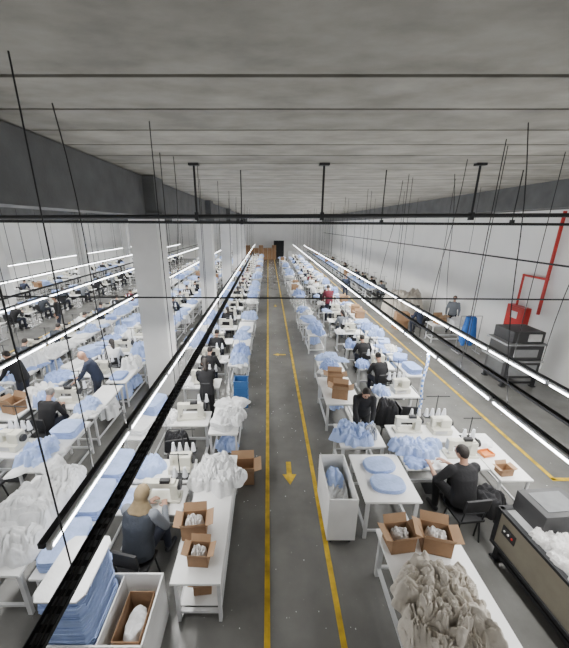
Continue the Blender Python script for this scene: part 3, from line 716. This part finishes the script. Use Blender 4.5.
# ------------------------------------------------------------------ presses
def press(x, y, rz, label, sc=1, hood=0):
    root = empty('fusing_press', (x, y, 0), label, 'fusing press', rz, sc)
    W_ = .42 if hood else .56
    for sx in (-1, 1):
        for sy in (-1, 1):
            link('leg', MB().box((sx*W_, sy*.36, .14), (.07, .07, .28)).box((sx*W_, sy*.36, .015), (.12, .12, .03)).mesh('leg', M['dark']), parent=root)
    link('base_frame', MB().box((0, -.36, .12), (W_*2, .05, .05)).box((0, .36, .12), (W_*2, .05, .05)).box((-W_, 0, .12), (.05, .7, .05)).mesh('base_frame', M['dark']), parent=root)
    if hood:
        link('body', MB().box((0, 0, .50), (.92, .8, .46), bev=.006).mesh('body', M['presst'], smooth=False), parent=root)
        link('front_plate', MB().box((0, -.408, .50), (.74, .012, .32)).mesh('front_plate', M['pressg']), parent=root)
        link('side_plate', MB().box((-.468, 0, .50), (.012, .6, .32)).mesh('side_plate', M['beam']), parent=root)
        link('conveyor_bed', MB().box((-.05, 0, .76), (1.1, .86, .05)).cyl((-.58, -.38, .76), (-.58, .38, .76), .03).mesh('conveyor_bed', M['pressg']), parent=root)
        link('hood', MB().box((0, 0, 1.0), (.90, .80, .42), bev=.02).mesh('hood', M['presst']), parent=root)
        link('hood_plate', MB().box((0, -.408, 1.0), (.6, .012, .22)).mesh('hood_plate', M['pressg']), parent=root)
        link('upper_bed', MB().box((-.03, 0, 1.24), (1.06, .84, .05)).mesh('upper_bed', M['pressg']), parent=root)
        link('top_cover', MB().box((0, 0, 1.43), (.84, .74, .32), bev=.03).mesh('top_cover', M['presst']), parent=root)
        link('control_panel', MB().box((.15, -.376, 1.43), (.34, .03, .2)).mesh('control_panel', M['label']), parent=root)
    else:
        link('body', MB().box((0, 0, .55), (1.25, .85, .57), bev=.006).mesh('body', M['press'], smooth=False), parent=root)
        link('top_frame', MB().box((0, -.41, .845), (1.3, .07, .04)).box((0, .41, .845), (1.3, .07, .04)).box((-.63, 0, .845), (.07, .86, .04)).box((.63, 0, .845), (.07, .86, .04)).mesh('top_frame', M['dark']), parent=root)
        link('corner_frame', MB().box((-.62, .42, .55), (.05, .05, .58)).box((.62, .42, .55), (.05, .05, .58)).box((0, .43, .28), (1.28, .04, .05)).mesh('corner_frame', M['dark']), parent=root)
        link('work_surface', MB().box((0, 0, .84), (1.22, .78, .02)).mesh('work_surface', M['pressg']), parent=root)
        link('rear_housing', MB().box((.42, -.06, 1.0), (.44, .62, .30), bev=.015).mesh('rear_housing', M['presst']), parent=root)
        link('housing_grille', MB().box((.42, -.06, 1.152), (.30, .44, .012)).mesh('housing_grille', M['trayd']), parent=root)
        link('button_panel', MB().box((.42, .433, .62), (.2, .012, .14)).mesh('button_panel', M['presst']), parent=root)
        for q in range(3): link('button', MB().cyl((.36+.06*q, .435, .62), (.36+.06*q, .45, .62), .014).mesh('button', M['red'] if q == 0 else M['label']), parent=root)
    return root
press(3.86, 2.92, pi/2+.08, 'large beige fusing press with plastic packs at the right edge', 1.05)
rq = random.Random(4)
pk = pile_mesh('plastic_pack', 71, .36, .28, .07, 36, 1.1, 16, M['plastic'], rag=.2, top=.3)
NWX = ['first', 'second', 'third', 'fourth', 'fifth', 'sixth', 'seventh', 'topmost']
for q, (x, y, z) in enumerate([(3.62, 2.50, .893), (3.60, 2.76, .893), (3.92, 2.56, .893), (3.60, 3.04, .893), (3.90, 2.84, .893), (4.12, 2.7, .893), (3.74, 2.66, .955), (3.70, 2.92, .955)]):
    tag(link('plastic_pack', pk, loc=(x, y, z), rz=rq.uniform(-.8, .8)), f'clear plastic wrapped pack on the near press, {NWX[q]} of eight', 'packaged goods', 'packs on the near press')
press(7.75, 9.2, 0, 'tall stacked grey and black press by the right wall below the fire cabinet', 1.12, hood=1)
tag(link('fire_pipe', MB().tube([(8.85, 9.95, 5.2), (8.85, 9.95, 2.0)], .05, 10).tube([(8.85, 9.95, 3.15), (8.85, 10.9, 3.15), (8.85, 10.9, 2.0)], .038, 10).sph((8.85, 10.9, 3.15), .045).sph((8.85, 9.95, 3.15), .06).mesh('fire_pipe', M['red'])), 'red fire water pipe running down the right wall', 'pipe')
root = empty('fire_hose_cabinet', (8.88, 10.8, 1.6), 'red fire hose cabinet mounted on the right wall', 'fire cabinet')
link('cabinet_body', MB().box((0, 0, 0), (.24, .80, .95), bev=.01).mesh('cabinet_body', M['red']), parent=root)
link('cabinet_door', MB().box((-.125, 0, 0), (.015, .72, .85), bev=.004).mesh('cabinet_door', M['red']), parent=root)
link('sign_plate', MB().box((-.134, 0, .16), (.004, .30, .24)).mesh('sign_plate', M['label']), parent=root)
root = empty('garment_rack', (7.75, 11.5, 0), 'steel garment rack by the right wall', 'rack')
link('frame', MB().cyl((-.4, 0, .05), (-.4, 0, 1.5), .015).cyl((.4, 0, .05), (.4, 0, 1.5), .015).cyl((-.4, 0, 1.5), (.4, 0, 1.5), .015).cyl((-.4, -.25, .05), (-.4, .25, .05), .015).cyl((.4, -.25, .05), (.4, .25, .05), .015).mesh('frame', M['steel']), parent=root)
bm_ = MB(); rq = random.Random(3)
for q in range(14):
    a = q*2.4; x_, y_ = .2*cos(a)*rq.uniform(.4, 1.1), .12*sin(a)
    bm_.cap((x_*.9, y_, 1.42), (x_*1.3, y_*1.6, rq.uniform(.35, .7)), .06, rq.uniform(.07, .12))
tag(link('hanging_cloth', remesh(bm_, .025, M['bluebright'], 'hanging_cloth', 1), loc=(7.75, 11.5, .02)), 'bunched bright blue cloth hanging on the rack by the right wall', 'clothes')
tag(link('garment_heap', pile_mesh('garment_heap', 81, 2.3, 2.2, 1.45, 90, .25, 3.2, M['linen'], top=.55, rag=.15), loc=(7.6, 17.3, 0)), 'very large beige fabric heap on the floor by the right wall', 'fabric pile')
inst(PS, (7.7, 12.9, 0), pi/2, 'white table near the rack by the right wall', None, scale=(1, 1.1, 1))
openbox(7.35, 12.9, .778, .1, 'open cardboard box on the table near the blue cloth rack', 1.1)
tag(link('garment_heap', pile_mesh('garment_heap', 82, .7, .5, .25, 50, .4, 7, M['wcloth']), loc=(8.0, 12.9, .778)), 'white heap on the table near the rack by the right wall', 'fabric pile')
inst(PCL, (6.4, 14.6, 0), .2, 'brown closed carton on the floor before the large beige heap', None)
inst(PCL, (6.45, 14.6, .402), -.1, 'brown carton stacked on another before the large beige heap', None)
person('upright', (8.5, 14.0, 0), pi*.8, 'person in grey standing by the right wall tables', 'grey')
person('sit1', (6.9, 13.6, 0), .4, 'person in navy sitting beside the tables near the right wall', 'navy')
inst(PC, (6.9, 13.55, 0), .4, 'black chair of the person in navy near the right wall', 'work chairs')
person('stand', (3.15, 15.9, 0), .1, 'person in maroon standing at a table right of the aisle', 'maroon', scale=(1.1, 1.1, 1.1))
person('upright', (5.1, 20.5, 0), pi, 'person in dark clothes standing in the right side aisle', 'navy')

# ------------------------------------------------------------------ near left, by hand
inst(PS, (-.86, 3.7, 0), 0, 'long white table with cardboard boxes at the left edge of the aisle', None, scale=(1.0, 1.5, 1))
openbox(-1.0, 3.28, .778, .1, 'larger open cardboard box on the near left aisle table', .85)
tag(link('wrapped_goods', wrap, loc=(-1.0, 3.28, .87), rz=.1, scale=(.85, .85, 1)), 'clear wrapped goods in the larger box on the left aisle table', 'packaged goods')
openbox(-.86, 2.90, .778, -.05, 'smaller open cardboard box at the near end of left aisle table', .66)
tag(link('wrapped_goods', wrap, loc=(-.86, 2.90, .84), rz=-.05, scale=(.68, .68, .8)), 'clear wrapped goods in the smaller box on left aisle table', 'packaged goods')
inst(PB, (-.86, 2.95, .19), .1, 'small cardboard box resting under the near left aisle table', None, scale=(.6, .6, .6))
tag(link('shelf_board', MB().box((0, 0, 0), (.5, 1.9, .012)).mesh('shelf_board', M['white']), loc=(-.86, 3.7, .185)), 'lower shelf board of the near left aisle table', 'shelf')
tag(link('garment_heap', pile_mesh('garment_heap', 191, .80, .88, .16, 130, .75, 10, M['wcloth'], rag=.45, top=.65), loc=(-.86, 4.28, .778)), 'white garment heap at the far end of the near left aisle table', 'fabric pile')
tag(link('garment_heap', pile_mesh('garment_heap', 193, .70, .70, .17, 80, .75, 10, M['wcloth'], rag=.4, top=.6), loc=(-.84, 5.72, .91), scale=(.9, .9, .9)), 'topmost white garment heap at the near end of the second left aisle table', 'fabric pile')
inst(PT, (-1.8, 3.82, 0), 0, 'white sewing table of the person in the beige headscarf', 'sewing tables')
inst(PM, (-1.62, 3.84, .773), 0, 'cream sewing machine of the person in the beige headscarf', 'sewing machines', scale=(1.15, 1.15, 1.15))
inst(PT, (-1.8, 4.42, 0), 0, 'white sewing table right behind the headscarf wearer\'s table', 'sewing tables')
inst(PO, (-1.5, 4.45, .773), 0, 'overlock machine just beyond the headscarf wearer\'s machine', 'sewing machines', scale=(1.1, 1.1, 1.1))
tag(link('loose_fabric', pile_mesh('loose_fabric', 92, .42, .40, .07, 40, .6, 8, M['blue']), loc=(-2.08, 3.80, .776)), 'pale blue cloth beside the headscarf wearer\'s machine', 'fabric')
tag(link('garment_heap', pile_mesh('garment_heap', 94, .52, .46, .16, 50, .5, 8, M['blue']), loc=(-2.05, 4.45, .776)), 'pale blue heap beside the overlock machine beyond the headscarf wearer', 'fabric pile')
person('scarf', (-1.76, 3.18, 0), -.2, 'person in beige headscarf and slate padded vest at near left table', 'grey', 'jeans', scale=(1.06, 1.06, 1.06))
inst(PC, (-1.78, 3.11, 0), -.2, 'black chair under the person in beige headscarf', 'work chairs')
inst(PS, (-2.6, 3.75, 0), 0, 'white table with blue stacks left of the headscarf wearer', None, scale=(.85, 1.5, 1))
st = stack_mesh('fabric_stack', .46, .62, 12, .014, 9, taper=.2, rag=.008, drift=.03)
for (y_, l_) in ((3.05, 'nearest pale blue panel stack left of the headscarf wearer'), (3.75, 'middle pale blue panel stack left of the headscarf wearer'), (4.45, 'farthest pale blue panel stack left of the headscarf wearer')):
    tag(link('fabric_stack', st, loc=(-2.6, y_, .778), rz=.2*sin(y_*5)), l_, 'fabric stack')
root = empty('storage_bin', (-1.84, 2.42, 0), 'large white open storage box at the bottom left holding blue stack', 'bin')
w, dd, z1 = 1.10, .70, .72
link('bin', MB().box((0, 0, .02), (w, dd, .02)).box((-w/2, 0, z1/2), (.018, dd, z1)).box((w/2, 0, z1/2), (.018, dd, z1)).box((0, -dd/2, z1/2), (w+.018, .018, z1)).box((0, dd/2, z1/2), (w+.018, .018, z1)).mesh('bin', M['white'], smooth=False), parent=root)
link('divider', MB().box((.08, 0, z1/2), (.014, dd-.02, z1-.04)).mesh('divider', M['white'], smooth=False), parent=root)
tag(link('fabric_stack', stack_mesh('fabric_stack', .46, .64, 118, .0108, 19, taper=.05, pw=12, rag=.0075, drift=.025, fill=.9), loc=(-2.05, 2.42, .035)), 'tall stack of cut blue panels standing in the white box', 'fabric stack')
tag(link('fabric_sheet', stack_mesh('fabric_sheet', .50, .68, 5, .006, 21, taper=.05, pw=12, rag=.006, m=M['wcloth']), loc=(-2.05, 2.43, 1.31)), 'white top sheets on the tall blue stack', 'fabric')
inst(PB, (-1.52, 2.42, .035), pi/2, 'open cardboard box inside the white storage box', None, scale=(1.3, 1.0, 2.0), skip=('flap',))
tag(link('loose_fabric', pile_mesh('loose_fabric', 93, .24, .40, .08, 30, .6, 8, M['wcloth'], rag=.1), loc=(-1.52, 2.42, .40)), 'white cloth in the cardboard box inside the storage box', 'fabric')
inst(PS, (-3.45, 3.5, 0), 0, 'white table under the big white garment heap far left', None, scale=(1.5, 1.1, 1))
tag(link('garment_heap', pile_mesh('garment_heap', 95, 1.05, 1.55, .32, 140, .5, 7, M['wcloth'], rag=.35, top=.6), loc=(-3.40, 3.45, .778)), 'big white garment heap at the left edge of the picture', 'fabric pile')
openbox(-.50, 5.05, 0, .05, 'open cardboard box on the floor at the left edge of the aisle', 1.2)
for q in range(4):
    inst(PK, (-.74, 7.75, .2*q), 0, f'blue plastic crate in the aisle stack, {["bottom", "second", "third", "top"][q]} one', 'stacked blue crates')
person('standl', (-1.5, 6.9, 0), .25, 'person in black bending over a machine left of the aisle', 'black', 'black')
tag(link('black_coat', pile_mesh('black_coat', 97, .50, .44, .46, 50, .3, 6, M['black'], pw=4), loc=(-1.8, 5.28, .46)), 'black coat heaped on the chair left of the aisle', 'jacket')
person('stand', (-4.6, 7.6, 0), pi/2+.3, 'bald person in navy bending over a table in the left rows', 'navy', 'jeans', hair='skin')
person('stand', (-6.6, 7.6, 0), pi/2, 'person in black standing at the far left edge', 'black', 'jeans')
person('upright', (-9.7, 14, 0), pi*.7, 'person in black walking in the left side aisle', 'black', 'jeans')

# far end boxes
NW = ['one', 'two', 'three', 'four', 'five', 'six', 'seven']
for i in range(7):
    for j in range(4 if i % 3 else 5):
        inst(PCL, (-2.9+.63*i, 46.9, .402*j), 0, f'brown carton at the hall end, stack {NW[i]} from left, level {NW[j]}', 'cartons stacked at the end wall', far=True)
for i in range(5):
    for j in range(3):
        inst(PCL, (3.2+.66*i, 46.9, .402*j), 0, f'pale carton at the hall end, stack {NW[i]} right of door, level {NW[j]}', 'cartons right of the end door', mats={'body': M['wcloth']})
W = bpy.data.worlds.new('world'); S.world = W; W.use_nodes = True
W.node_tree.nodes['Background'].inputs[0].default_value = (1, .99, .97, 1); W.node_tree.nodes['Background'].inputs[1].default_value = .65
